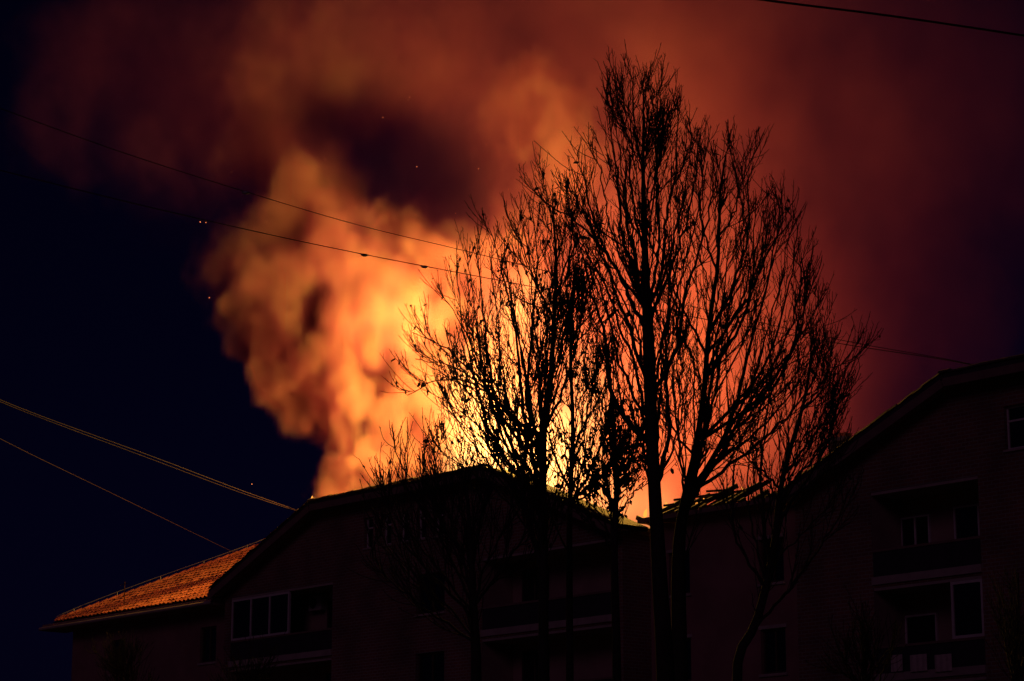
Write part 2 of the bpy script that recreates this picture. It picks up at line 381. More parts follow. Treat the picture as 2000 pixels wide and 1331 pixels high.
# left wing with the hipped tile roof that catches the firelight
TW = 51.3; pw = fpt(TW, 0, 0); lw = empty('hip_roofed_wing', pw, RZ)
tag(lw, 'low end wing with fire-lit tiled hip roof beside the burning block', 'building')
EZ = 13.8; INSET = .95
w3 = fac(385, 1225)[0]; xw = TW - w3
opsw = [(xw - .6, xw + .6, EZ - 2.6 - k * FLOOR, EZ - 1.1 - k * FLOOR, .2) for k in range(3)] + [(4.2, 5.4, EZ - 2.6 - k * FLOOR, EZ - 1.1 - k * FLOOR, .2) for k in range(3)]
m, _ = facade(lw, INSET, TW - TL - .01, 0, EZ, opsw, INSET * .6, M['wing']); YB = INSET * .6
m.quad((INSET, DEEP, 0), (INSET, YB, 0), (INSET, YB, EZ), (INSET, DEEP, EZ)); m.quad((TW - TL, DEEP, 0), (INSET, DEEP, 0), (INSET, DEEP, EZ), (TW - TL, DEEP, EZ))
m.build('wall', M['wing'], lw)
for (a, b, c, d, _) in opsw:
    window(lw, a + .003, b - .003, c + .003, d - .003, YB + .1, 2, (1,), .07, fm=M['shadeframe'])
    MB().box(a - .08, b + .08, YB - .06, YB + .02, c - .09, c - .003).build('sill', M['slab'], lw)
HS = 6.6; PITCH = math.atan(3.35 / HS); RIDGE = EZ + 3.35
# roof deck: front, end and back planes, soffit below
XR = TW - TL + SLOPE * .95
deck = [(0, 0, EZ), (TW - TL - .3, 0, EZ), (XR, HS, RIDGE), (HS, HS, RIDGE), (0, 2 * HS, EZ), (XR, 2 * HS, EZ), (TW - TL - .3, 0, EZ)]
pymesh('roof_deck', [(0, 0, EZ), (TW - TL - .3, 0, EZ), (XR, HS, RIDGE), (HS, HS, RIDGE), (0, 2 * HS, EZ), (XR, 2 * HS, EZ)],
       [(0, 1, 2, 3), (0, 3, 4), (4, 3, 2, 5)], M['roofing'], lw)
MB().box(-.25, TW - TL - .3, -.34, YB + .3, EZ - .38, EZ - .10).build('eaves_soffit', M['plaster'], lw)
MB().box(.0, INSET + .2, YB + .302, 2 * HS, EZ - .2, EZ - .03).build('eaves_soffit', M['plaster'], lw)
def tubemesh(pts, r, sides=6):
    P = np.array(pts, float)[None]; Rr = np.full((1, len(pts)), r) if np.isscalar(r) else np.array(r)[None]
    return tubes(P, Rr, sides)
def tubes(P, Rr, sides):
    B, n, _ = P.shape
    T = np.gradient(P, axis=1); T /= np.linalg.norm(T, axis=2, keepdims=True) + 1e-9
    ref = np.array([.13, .97, .21]); A = np.cross(T, ref); A /= np.linalg.norm(A, axis=2, keepdims=True) + 1e-9; C = np.cross(T, A)
    th = np.arange(sides) * math.tau / sides
    V = P[:, :, None, :] + Rr[:, :, None, None] * (np.cos(th)[None, None, :, None] * A[:, :, None, :] + np.sin(th)[None, None, :, None] * C[:, :, None, :])
    idx = np.arange(B * n * sides).reshape(B, n, sides); nx = np.roll(idx, -1, axis=2)
    Q = np.stack([idx[:, :-1], nx[:, :-1], nx[:, 1:], idx[:, 1:]], -1).reshape(-1, 4)
    return V.reshape(-1, 3), Q
V, Q = tubemesh([(-.3, -.42, EZ - .30), (TW - TL - .3, -.42, EZ - .30)], .08, 10); npmesh('gutter', V, Q, M['slab'], lw)
# pantiles: one shared mesh, the 300 that show largest as parts, the rest joined
tw_, tl_ = .315, .40
def tile_geo():
    us = np.linspace(0, 1, 7); prof = [.035 + .035 * math.sin(u * math.tau + .4) for u in us]
    v = [(u * tw_ * 1.04, 0, z) for u, z in zip(us, prof)] + [(u * tw_ * 1.04, tl_ * 1.12, z * .8 - .028) for u, z in zip(us, prof)]
    v += [(u * tw_ * 1.04, 0, z - .022) for u, z in zip(us, prof)]
    f = [(i, i + 1, 8 + i, 7 + i) for i in range(6)] + [(14 + i, 15 + i, i + 1, i) for i in range(6)]
    return v, f
tv, tf = tile_geo(); tv = np.array(tv)
spots = []; rnd = random.Random(7); row = 0
slope_len = HS / math.cos(PITCH)
while row * tl_ < slope_len - .05:
    yy = row * tl_ * math.cos(PITCH); x = yy + .02 + (.0 if row % 2 else tw_ / 2)
    xmax = (TW - TL - .3) + yy * (XR - (TW - TL - .3)) / HS
    while x < xmax - .1: spots.append((x, yy, EZ + yy * math.tan(PITCH) + .03)); x += tw_
    row += 1
vis = [s for s in spots if s[0] < 19.5]
vis.sort(key=lambda s: -(s[0] - abs(s[1] - 2.5) * .6))
tmesh = bpy.data.meshes.new('roof_tile'); tmesh.from_pydata([tuple(v) for v in tv], [], tf); tmesh.materials.append(M['tile'])
rest_v, rest_f = [], []
from mathutils import Euler, Matrix
for i, s in enumerate(vis):
    e = Euler((PITCH + rnd.uniform(-.035, .055), rnd.uniform(-.03, .03), rnd.uniform(-.03, .03)))
    l = (s[0] + rnd.uniform(-.01, .01), s[1] - .03 + rnd.uniform(-.03, .02), s[2] + rnd.uniform(0, .03))
    if i < 300:
        o = link('roof_tile', tmesh, None, lw); o.location = l; o.rotation_euler = e
    else:
        Mx = np.array(e.to_matrix()); n = len(rest_v) ; rest_v += list((tv @ Mx.T) + np.array(l)); rest_f += [tuple(n + j for j in q) for q in tf]
tag(pymesh('more_roof_tiles', rest_v, rest_f, M['tile'], lw), kind='stuff')
# hip tiles and the conductor rod that follows the hip
hp = [np.array((s, s, EZ + s * math.tan(PITCH))) for s in np.linspace(.15, HS, 24)]
for i in range(23):
    V, Q = tubemesh([hp[i] + (0, 0, .03), hp[i + 1] + (0, 0, .10)], [.12, .10], 8); npmesh('hip_tile', V, Q, M['tile'], lw)
V, Q = tubemesh([tuple(hp[0] + (0, 0, .22)), *[tuple(h + (0, 0, .30 + .03 * math.sin(k))) for k, h in enumerate(hp[3::4])], tuple(hp[-1] + (.3, .3, .44))], .022, 6); npmesh('conductor_rod', V, Q, M['metal'], lw)
for h in hp[2::5]: V, Q = tubemesh([tuple(h), tuple(h + (0, 0, .3))], .016, 5); npmesh('rod_holder', V, Q, M['metal'], lw)
V, Q = tubemesh([(HS, HS, RIDGE + .06), (XR, HS, RIDGE + .06)], .12, 8); npmesh('ridge', V, Q, M['tile'], lw)
ant_t, _ = fac(242, 1178, .8)
ant = empty('roof_mast', to_world(lw, TW - ant_t, .8, EZ + .8 * math.tan(PITCH)), RZ); tag(ant, 'thin dark mast standing on the fire-lit tile roof', 'mast')
V, Q = tubemesh([(0, 0, -.1), (.02, 0, 1.1)], .022, 6); npmesh('pole', V, Q, M['wire'], ant)
V, Q = tubemesh([(-.35, 0, .98), (.3, 0, 1.0)], .012, 5); npmesh('crossbar', V, Q, M['wire'], ant)

# ------------------------------------------------------------------ trees
rng = np.random.default_rng(11)
def spline(pts, n):             # Catmull-Rom through the points, n samples even in length
    P = np.array(pts, float); P = np.vstack([2 * P[0] - P[1], P, 2 * P[-1] - P[-2]]); out = []
    for i in range(1, len(P) - 2):
        for u in np.linspace(0, 1, 12, endpoint=False):
            a, b, c, d = P[i - 1:i + 3]
            out.append(.5 * (2 * b + (c - a) * u + (2 * a - 5 * b + 4 * c - d) * u * u + (3 * b - a - 3 * c + d) * u ** 3))
    out.append(P[-2]); out = np.array(out)
    s = np.r_[0, np.cumsum(np.linalg.norm(np.diff(out[:, :3], axis=0), axis=1))]; g = np.linspace(0, s[-1], n)
    return np.stack([np.interp(g, s, out[:, k]) for k in range(out.shape[1])], 1)
def nrm(a): return a / (np.linalg.norm(a, axis=-1, keepdims=True) + 1e-9)
def grow(P, Rr, per, t0, t1, lmin, lmax, ang, up, wob, npts, ratio, rtip, tipshort=.55, rmax=1e9):
    """children of every branch in P: (B,n,3) -> (B*per,npts,3)"""
    B, n, _ = P.shape
    k = np.tile(np.arange(per), (B, 1)); t = t0 + (t1 - t0) * (k + rng.random((B, per))) / per
    f = t * (n - 1); i = np.minimum(f.astype(int), n - 2); fr = (f - i)[..., None]
    r_ = np.arange(B)[:, None]
    p0 = P[r_, i] * (1 - fr) + P[r_, i + 1] * fr; tan = nrm(P[r_, i + 1] - P[r_, i]); pr = Rr[r_, i] * (1 - fr[..., 0]) + Rr[r_, i + 1] * fr[..., 0]
    az = k * 2.4 + rng.random((B, 1)) * 6.28 + rng.normal(0, .5, (B, per))
    a = nrm(np.cross(tan, np.array([.31, .9, .17]))); b = np.cross(tan, a)
    perp = np.cos(az)[..., None] * a + np.sin(az)[..., None] * b
    an = rng.normal(ang, .16, (B, per))[..., None]
    d = nrm(tan * np.cos(an) + perp * np.sin(an))
    L = (lmin + (lmax - lmin) * rng.random((B, per))) * (1 - tipshort * t)
    p0, d, L, pr = p0.reshape(-1, 3), d.reshape(-1, 3), L.reshape(-1), pr.reshape(-1)
    pts = [p0]; st = (L / (npts - 1))[:, None]
    for q in range(npts - 1):
        d = nrm(d + np.array([0, 0, up]) / (npts - 1) + rng.normal(0, wob, d.shape)); pts.append(pts[-1] + d * st)
    rad0 = np.minimum(pr * ratio, rmax); rad0 = np.maximum(rad0, rtip * 1.4)
    Rn = rad0[:, None] + (rtip - rad0)[:, None] * (np.linspace(0, 1, npts) ** .8)[None]
    return np.stack(pts, 1), Rn
def leaves_mesh(name, P, count, size, mat_, parent):
    """curled hanging leaves on twigs"""
    B, n, _ = P.shape; i = rng.integers(0, B, count); base = P[i, rng.integers(1, n, count)]
    d = nrm(np.stack([rng.normal(0, .5, count), rng.normal(0, .5, count), -rng.random(count) - .3], 1)); s = nrm(np.cross(d, rng.normal(0, 1, (count, 3)))); u = np.cross(d, s)
    sz = size * (.5 + rng.random(count))[:, None]
    V = np.stack([base, base + d * sz * .35 + s * sz * .3 + u * sz * .12, base + d * sz * .4 - u * sz * .06, base + d * sz * .35 - s * sz * .3 + u * sz * .12, base + d * sz * .8 + s * sz * .2, base + d * sz * .8 - s * sz * .2, base + d * sz * 1.1 + u * sz * .2], 1)
    q = np.array([(0, 1, 2), (0, 2, 3), (1, 4, 2), (2, 5, 3), (2, 4, 6), (2, 6, 5)])
    Q = (np.arange(count)[:, None, None] * 7 + q[None]).reshape(-1, 3)
    return npmesh(name, V.reshape(-1, 3), Q, mat_, parent, False)
TREES = 'bare winter trees in front of the fire'
def tree(label, depth, trunk, limbs, extra=1, b1=12, b2=9, b3=5, leaf=0, leafsize=.11, dens=.5, blen=(1.1, 2.8), spread=2.2, name='bare_tree', cut=1.0, infill=1):
    """trunk and limbs follow the photographed lines at their own depth; twigs grow from them"""
    global rng
    rng = np.random.default_rng(int(depth * 10) + 7)
    a, _ = ray(trunk[0][0], 1331); g = np.array([a * depth, depth, 0.0])
    root = empty(name, tuple(g)); tag(root, label, 'tree', TREES)
    tp = [np.r_[g + (0, 0, -.1), trunk[0][2] * 1.25]]
    for (x, y, r) in trunk: tp.append(np.r_[at(x, y, depth), r])
    T = spline(tp, 200); al = np.r_[0, np.cumsum(np.linalg.norm(np.diff(T[:, :3], axis=0), axis=1))]; T = spline(T[:int(np.searchsorted(al, al[-1] - max(.9, cut)))][::9], 40); T[:, 3] = np.maximum(T[:, 3], .008); off = g
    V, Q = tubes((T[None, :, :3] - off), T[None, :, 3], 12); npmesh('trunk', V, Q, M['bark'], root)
    main, mr = [], []
    order = sorted(limbs, key=lambda L_: L_[0][-1][0])
    for (pa, ra), (pb, rb) in list(zip(order, order[1:]))[::infill] if infill else []:     # limbs that fill the gaps between the drawn ones
        ya, yb = pa[0][1], pb[0][1]
        qa = spline([(x, y, 0) for x, y in pa], 8); qb = spline([(x, y, 0) for x, y in pb], 8); u = rng.uniform(.35, .65)
        mixd = qa * u + qb * (1 - u); mixd[0] = qa[0] if ya > yb else qb[0]
        limbs = limbs + [([(p[0], p[1] + 12 * k / 7) for k, p in enumerate(mixd)], min(ra, rb) * .8)]
    tz = T[:, 2]
    for (pts, r0) in limbs:
        dd = rng.uniform(-spread, spread); n = len(pts); pl = []
        z0 = at(pts[0][0], pts[0][1], depth)[2]; i0 = int(np.argmin(abs(tz - z0)))
        for k, (x, y) in enumerate(pts):
            pl.append(at(x, y, depth + dd * (k / (n - 1)) ** 1.2))
        pl[0] = pl[0] * .25 + T[i0, :3] * .75 if np.linalg.norm(pl[0] - T[i0, :3]) < .7 else pl[0]
        S = spline(pl, 80); al = np.r_[0, np.cumsum(np.linalg.norm(np.diff(S, axis=0), axis=1))]; S = spline(S[:max(20, int(np.searchsorted(al, al[-1] - cut)))][::6], 22); main.append(S); mr.append(r0 + (.010 - r0) * np.linspace(0, 1, 22) ** .75)
        for q in range(extra if rng.random() < .3 else 0):      # the same kind of limb on the near and far sides of the trunk
            ang = rng.choice([-1, 1]) * rng.uniform(.8, 2.3); c, s = math.cos(ang), math.sin(ang); j = min(39, max(0, i0 + rng.integers(-2, 3)))
            D = (S - S[0]) * rng.uniform(.7, .98); D = np.stack([c * D[:, 0] - s * D[:, 1], s * D[:, 0] + c * D[:, 1], D[:, 2]], 1)
            main.append(T[j, :3] + D); mr.append(r0 * .85 + (.010 - r0 * .85) * np.linspace(0, 1, 22) ** .75)
    main = np.array(main); mr = np.array(mr)
    main[:, 1:-1] += rng.normal(0, .018, main[:, 1:-1].shape)
    for k in range(len(main)):
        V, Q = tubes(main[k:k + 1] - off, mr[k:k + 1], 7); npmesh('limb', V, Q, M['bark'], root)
    # the leader carries branches too
    i1 = int(np.argmin(abs(tz - at(0, limbs[0][0][0][1], depth)[2]))) if limbs else 20
    lead = spline(T[max(8, i1 - 6):], 22)
    par = np.concatenate([main, lead[None, :, :3]]); parr = np.concatenate([mr, lead[None, :, 3]])
    A, Ar = grow(par, parr, max(3, int(b1 * dens)), .08, .98, blen[0], blen[1], .44, .95, .055, 12, .55, .0065, .82, .030)
    Bq, Br = grow(A, Ar, max(4, b2 - 2), .08, 1.0, .40, 1.35, .42, .80, .085, 8, .7, .0055, .62, .011)
    Cq, Cr = grow(Bq, Br, max(2, b3 - 2), .12, 1.0, .05, .20, .70, .5, .10, 4, .8, .0045, .3, .006)
    parts = [tubes(A - off, Ar, 5), tubes(Bq - off, Br, 4), tubes(Cq - off, Cr, 3)]
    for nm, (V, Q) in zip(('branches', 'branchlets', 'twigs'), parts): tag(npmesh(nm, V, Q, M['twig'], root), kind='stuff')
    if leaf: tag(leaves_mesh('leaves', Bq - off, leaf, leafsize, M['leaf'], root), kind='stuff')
    return root
tree('tallest bare tree with a straight thick trunk and pointed upright crown', 47,
     [(1300, 1331, .175), (1292, 1200, .16), (1284, 1050, .14), (1277, 930, .125), (1271, 800, .125), (1266, 650, .115), (1262, 560, .085), (1258, 430, .055), (1256, 300, .03), (1257, 200, .018), (1255, 90, .007)],
     [([(1275, 880), (1253, 851), (1224, 822), (1195, 781), (1187, 731), (1179, 636), (1158, 583), (1130, 480), (1112, 400), (1098, 330)], .065),
      ([(1266, 665), (1233, 591), (1212, 541), (1170, 480), (1120, 430), (1078, 404), (1045, 385), (1022, 375)], .055),
      ([(1262, 590), (1222, 482), (1213, 412), (1207, 353), (1199, 298), (1188, 220), (1170, 140)], .05),
      ([(1266, 600), (1289, 549), (1297, 470), (1308, 392), (1320, 334), (1324, 236), (1334, 150)], .045),
      ([(1266, 610), (1281, 530), (1287, 431), (1281, 353), (1285, 267), (1304, 150)], .04),
      ([(1275, 790), (1307, 715), (1328, 657), (1336, 583), (1362, 500), (1385, 420), (1400, 330), (1412, 230)], .055),
      ([(1268, 640), (1320, 500), (1345, 410), (1362, 310), (1368, 240), (1345, 190)], .04),
      ([(1262, 500), (1238, 410), (1228, 300), (1220, 210), (1206, 150)], .03),
      ([(1259, 430), (1285, 330), (1296, 250), (1300, 200)], .025),
      ([(1271, 760), (1228, 640), (1200, 560), (1155, 450), (1110, 350), (1098, 275)], .05),
      ([(1264, 620), (1200, 520), (1160, 430), (1140, 330), (1150, 270)], .035),
      ([(1257, 350), (1243, 270), (1236, 180), (1238, 110)], .02),
      ([(1257, 330), (1272, 250), (1275, 170), (1268, 120)], .018),
      ([(1280, 960), (1312, 880), (1330, 790), (1322, 720), (1330, 640)], .03)],
     extra=1, b1=11, b2=9, b3=5, leaf=70, leafsize=.11, cut=.6)
tree('spreading bare tree with forked trunk standing beside the tallest trunk', 51,
     [(1328, 1331, .17), (1325, 1117, .15), (1331, 1015, .115), (1348, 931, .08), (1358, 880, .07), (1375, 768, .06), (1385, 636, .05), (1404, 500, .038), (1404, 400, .028), (1416, 320, .022), (1424, 225, .008)],
     [([(1335, 1000), (1375, 930), (1414, 855), (1435, 797), (1470, 660), (1500, 540), (1522, 430), (1516, 345)], .075),
      ([(1345, 970), (1400, 900), (1460, 800), (1520, 730), (1565, 640), (1570, 540), (1555, 450)], .06),
      ([(1360, 880), (1320, 850), (1308, 800), (1296, 740), (1300, 660)], .03),
      ([(1376, 750), (1420, 680), (1460, 600), (1478, 480), (1500, 380)], .05),
      ([(1386, 650), (1432, 560), (1462, 450), (1458, 330), (1450, 290)], .045),
      ([(1414, 855), (1500, 770), (1560, 640), (1578, 540), (1570, 500)], .045),
      ([(1400, 520), (1370, 430), (1372, 340), (1382, 270)], .03),
      ([(1340, 960), (1410, 920), (1500, 850), (1580, 760), (1610, 660), (1600, 620)], .05),
      ([(1404, 470), (1440, 400), (1436, 320), (1430, 270)], .025),
      ([(1414, 855), (1490, 720), (1535, 580), (1556, 460), (1540, 375)], .045),
      ([(1380, 700), (1440, 610), (1500, 500), (1530, 420), (1508, 350)], .04),
      ([(1430, 800), (1530, 700), (1590, 610), (1600, 560)], .035)],
     extra=1, b1=14, b2=9, b3=5, leaf=60, leafsize=.11, cut=.2)
tree('slender bare tree leaning towards the dark untouched gable', 49,
     [(1440, 1331, .10), (1470, 1236, .09), (1500, 1130, .08), (1518, 1022, .065), (1523, 961, .055), (1545, 872, .045), (1575, 764, .032), (1588, 640, .02), (1580, 560, .008)],
     [([(1505, 1100), (1490, 1000), (1488, 892), (1500, 790), (1512, 650), (1530, 560)], .05),
      ([(1518, 1022), (1560, 960), (1610, 880), (1638, 780), (1640, 690)], .05),
      ([(1528, 940), (1590, 850), (1640, 780), (1655, 730)], .035),
      ([(1521, 985), (1600, 930), (1640, 880), (1656, 820)], .035),
      ([(1472, 1230), (1550, 1140), (1620, 1040), (1660, 960), (1680, 900)], .04),
      ([(1490, 1160), (1440, 1060), (1430, 960), (1445, 860), (1440, 760)], .035),
      ([(1560, 810), (1610, 740), (1625, 670), (1610, 630)], .03)],
     extra=1, b1=14, b2=9, b3=5, leaf=50, leafsize=.10, cut=.6)
tree('bare tree with two long curved limbs reaching over the burning gable', 54,
     [(1062, 1331, .12), (1061, 1100, .105), (1060, 966, .09), (1062, 831, .08), (1074, 763, .065), (1083, 605, .045), (1087, 515, .033), (1080, 420, .02), (1072, 330, .008)],
     [([(1058, 1130), (1020, 970), (1029, 853), (1011, 696), (997, 583), (985, 470), (992, 400)], .08),
      ([(1062, 860), (1020, 830), (975, 786), (938, 741), (911, 714), (875, 682), (830, 657), (803, 648), (791, 622)], .05),
      ([(1060, 900), (1010, 831), (956, 770), (898, 742), (844, 747), (808, 768), (766, 780)], .045),
      ([(1058, 1010), (1010, 930), (960, 850), (930, 760), (905, 640), (893, 545), (884, 480)], .05),
      ([(1060, 970), (985, 840), (955, 700), (940, 580), (932, 490), (905, 440)], .05),
      ([(1064, 830), (1100, 760), (1125, 680), (1145, 560), (1140, 470)], .04),
      ([(1062, 880), (1030, 780), (1040, 640), (1050, 520), (1040, 420), (1022, 370)], .05),
      ([(1080, 640), (1050, 560), (1020, 480), (1000, 420)], .035),
      ([(1084, 580), (1110, 500), (1118, 420), (1110, 360)], .03),
      ([(1060, 1050), (980, 940), (920, 860), (880, 800), (860, 740)], .035),
      ([(1058, 1080), (990, 980), (920, 920), (860, 880), (830, 830)], .03),
      ([(1061, 930), (970, 800), (925, 680), (880, 600), (850, 560)], .035)],
     extra=1, b1=17, b2=10, b3=5, leaf=650, leafsize=.10, spread=2.6, cut=.15)
tree('thin straight bare tree tangled between the curved limbs and the thick trunk', 57,
     [(1113, 1331, .09), (1112, 1050, .07), (1114, 966, .06), (1119, 831, .05), (1114, 696, .038), (1120, 560, .025), (1130, 450, .018), (1125, 380, .007)],
     [([(1113, 1000), (1160, 900), (1190, 800), (1200, 680), (1190, 580)], .045),
      ([(1115, 960), (1080, 880), (1050, 760), (1045, 640)], .04),
      ([(1118, 880), (1150, 800), (1165, 680), (1170, 560)], .035),
      ([(1116, 760), (1090, 670), (1080, 560), (1085, 470)], .03),
      ([(1117, 690), (1140, 600), (1150, 500)], .025)],
     extra=1, b1=14, b2=9, b3=5, leaf=350, leafsize=.10)
tree('low leafy forked tree with crossing limbs beside the thickest trunk', 49.5,
     [(1205, 1331, .09), (1200, 1100, .075), (1202, 1000, .06), (1204, 930, .045), (1196, 800, .035), (1188, 660, .012), (1195, 600, .006)],
     [([(1202, 985), (1158, 934), (1123, 890), (1083, 835), (1050, 760)], .06),
      ([(1203, 975), (1225, 900), (1236, 800), (1240, 700)], .035),
      ([(1108, 985), (1162, 938), (1205, 897), (1235, 840)], .04),
      ([(1203, 950), (1190, 860), (1170, 760), (1165, 680)], .03),
      ([(1200, 1080), (1150, 1010), (1110, 950), (1095, 880)], .04)],
     extra=1, b1=10, b2=8, b3=4, leaf=1100, leafsize=.10, blen=(.6, 1.7))
tree('low bare tree with twigs fanning across the narrow attic windows', 45,
     [(930, 1331, .10), (927, 1230, .08), (922, 1120, .06), (915, 1000, .035), (905, 900, .015), (890, 830, .006)],
     [([(926, 1190), (870, 1070), (810, 970), (775, 890), (772, 845)], .035),
      ([(922, 1150), (880, 1020), (852, 920), (862, 830)], .035),
      ([(927, 1210), (850, 1130), (780, 1050), (750, 960), (748, 900)], .035),
      ([(922, 1110), (940, 1010), (960, 920), (965, 850)], .03),
      ([(926, 1190), (990, 1100), (1040, 1020), (1060, 940)], .035),
      ([(929, 1260), (820, 1180), (750, 1120), (715, 1050)], .03)],
     extra=1, b1=16, b2=9, b3=4, leaf=40, leafsize=.07, blen=(.8, 1.9), cut=.1)
for (lab, px, d, top, w) in (('short bare tree standing in front of the hip-roofed end wing', 250, 74, 1205, 110), ('small bare tree in front of the part-glazed loggia', 480, 70, 1265, 90),
                             ('bare tree growing in front of the lower balconies of the untouched block', 1690, 58, 1130, 110), ('bare tree beside the brick pier of the untouched block', 1985, 60, 1040, 80)):
    rr = random.Random(int(px)); lim = []
    for k in range(7):
        s = rr.uniform(-1, 1); y0 = 1331 + rr.uniform(-20, 60); lim.append(([(px, y0), (px + s * w * .5, y0 - (1331 - top) * .35), (px + s * w * .85, y0 - (1331 - top) * .7), (px + s * w, top + abs(s) * 50)], .03))
    tree(lab, d, [(px, 1480, .10), (px + 3, 1400, .085), (px - 2, 1331, .06), (px + 4, (1331 + top) / 2, .03), (px, top, .008)], lim, extra=1, b1=6, b2=6, b3=4, spread=1.5, blen=(.6, 1.5))

# ------------------------------------------------------------------ overhead cables
def cable(label, pts, r, group=None):
    P = np.array([at(*p) for p in pts]); S = spline(P, 60); o = S[0].copy()
    V, Q = tubes((S - o)[None], np.full((1, 60), r), 6); c = npmesh('overhead_cable', V, Q, M['wire']); c.location = o
    return tag(c, label, 'cable', group)
cable('thick black cable crossing the sky above the untouched gable', [(1380, -18, 40), (1490, 0, 41), (1750, 33, 43), (2000, 70, 45), (2150, 94, 46)], .022)
cable('upper of two long cables sagging through the smoke behind the trees', [(-60, 190, 61), (230, 295, 64), (480, 375, 66), (700, 440, 68), (915, 492, 70), (1250, 575, 72), (1620, 660, 75), (1870, 706, 77.5), (1985, 735, 79)], .011, 'cables through the smoke')
cable('lower of two long cables sagging through the smoke behind the trees', [(-60, 318, 60), (250, 395, 63), (510, 455, 66), (700, 495, 68), (880, 530, 70), (1250, 600, 72.5), (1620, 668, 75.3), (1872, 708, 77.6), (1990, 740, 79.2)], .013, 'cables through the smoke')
cable('upper strand of the fire-lit double cable to the burning block roof', [(-60, 756, 69), (75, 811, 74), (300, 893, 82), (460, 954, 89), (580, 997, 95)], .012, 'double cable')
cable('lower strand of the fire-lit double cable to the burning block roof', [(-60, 760, 69.2), (75, 815, 74.2), (300, 899, 82.2), (460, 959, 89.2), (580, 999, 95.2)], .012, 'double cable')
cable('thin dim cable running down to the fire-lit tile roof', [(-60, 826, 76), (55, 885, 82), (200, 955, 90), (340, 1023, 98), (468, 1085, 105)], .010)
# small clamps on the cables
for k, (x, y, d) in enumerate(((480, 375, 66), (712, 497, 68.2), (829, 520, 69.4))):
    p = at(x, y, d); V, Q = tubemesh([(-.12, 0, 0), (-.05, 0, -.02), (.05, 0, -.03), (.12, 0, -.03)], [.012, .045, .045, .012], 8)
    o = npmesh('cable_clamp', V, Q, M['metal']); o.location = p; tag(o, 'small clamp on the upper of the two cables crossing the lit smoke' if k == 0 else 'small clamp on the lower of the two cables crossing the lit smoke', 'clamp', 'clamps on the smoke cables')

# ------------------------------------------------------------------ small flames on the wing roof and drifting embers
def flame_geo(h, r, seed):
    rr = random.Random(seed); n = 10; pts = []; rad = []
    for i in range(n):
        u = i / (n - 1); pts.append((rr.uniform(-.05, .05) * u * h + .12 * h * math.sin(u * 3 + seed), rr.uniform(-.04, .04) * h * u, u * h)); rad.append(r * (math.sin(math.pi * min(1, u * .75 + .18)) ** .8) * (1 - u) ** .35 + .004)
    return tubemesh(pts, rad, 9)
for k, (x, y, b, h) in enumerate(((1404, 974, 3.0, .34), (1450, 958, 3.4, .22), (1376, 982, 2.2, .26), (1362, 986, 2.0, .2), (1262, 1004, 2.0, .3), (1300, 990, 2.5, .28))):
    t, z = fac(x, y, b); V, Q = flame_geo(h, h * .25, k); o = npmesh('small_flame', V, Q, M['flame']); o.location = fpt(t, b, z - h * .4)
    tag(o, 'small flame licking the charred rafters of the connecting wing', 'flame', 'small flames on the wing roof')
t, z = fac(611, 972, .2); V, Q = flame_geo(.22, .06, 9); o = npmesh('small_flame', V, Q, M['flame']); o.location = fpt(t, .2, z - .15)
tag(o, 'lone small flame on the roof corner of the burning block above the cables', 'flame')
em = None; rr = random.Random(5)
sp = [(391, 434), (402, 435), (409, 582), (547, 755), (515, 762), (492, 946), (993, 370), (950, 283), (935, 330), (814, 326), (812, 420), (890, 417), (925, 183), (797, 195), (800, 190), (520, 434), (452, 337), (635, 310), (748, 230), (905, 455), (669, 458), (1013, 410), (770, 640), (880, 560)]
for k, (x, y) in enumerate(sp):
    s = .008 if k > 5 else .012
    if em is None:
        v = [(1, 0, 0), (-1, 0, 0), (0, 1, 0), (0, -1, 0), (0, 0, 1.5), (0, 0, -1.3), (.6, .5, .6), (-.5, .6, -.5)]
        em = bpy.data.meshes.new('ember'); em.from_pydata(v, [], [(0, 2, 4), (2, 1, 4), (1, 3, 4), (3, 0, 4), (2, 0, 5), (1, 2, 5), (3, 1, 5), (0, 3, 5)]); em.materials.append(M['ember'])
    o = link('ember', em); d = rr.uniform(84, 92); o.location = at(x, y, d); o.scale = (s * rr.uniform(1, 2.2), s, s * rr.uniform(.6, 1.2)); o.rotation_euler = (0, rr.uniform(-.6, .6), 0)
    tag(o, 'glowing orange ember drifting in the air beside the plume', 'ember', 'embers drifting round the plume')

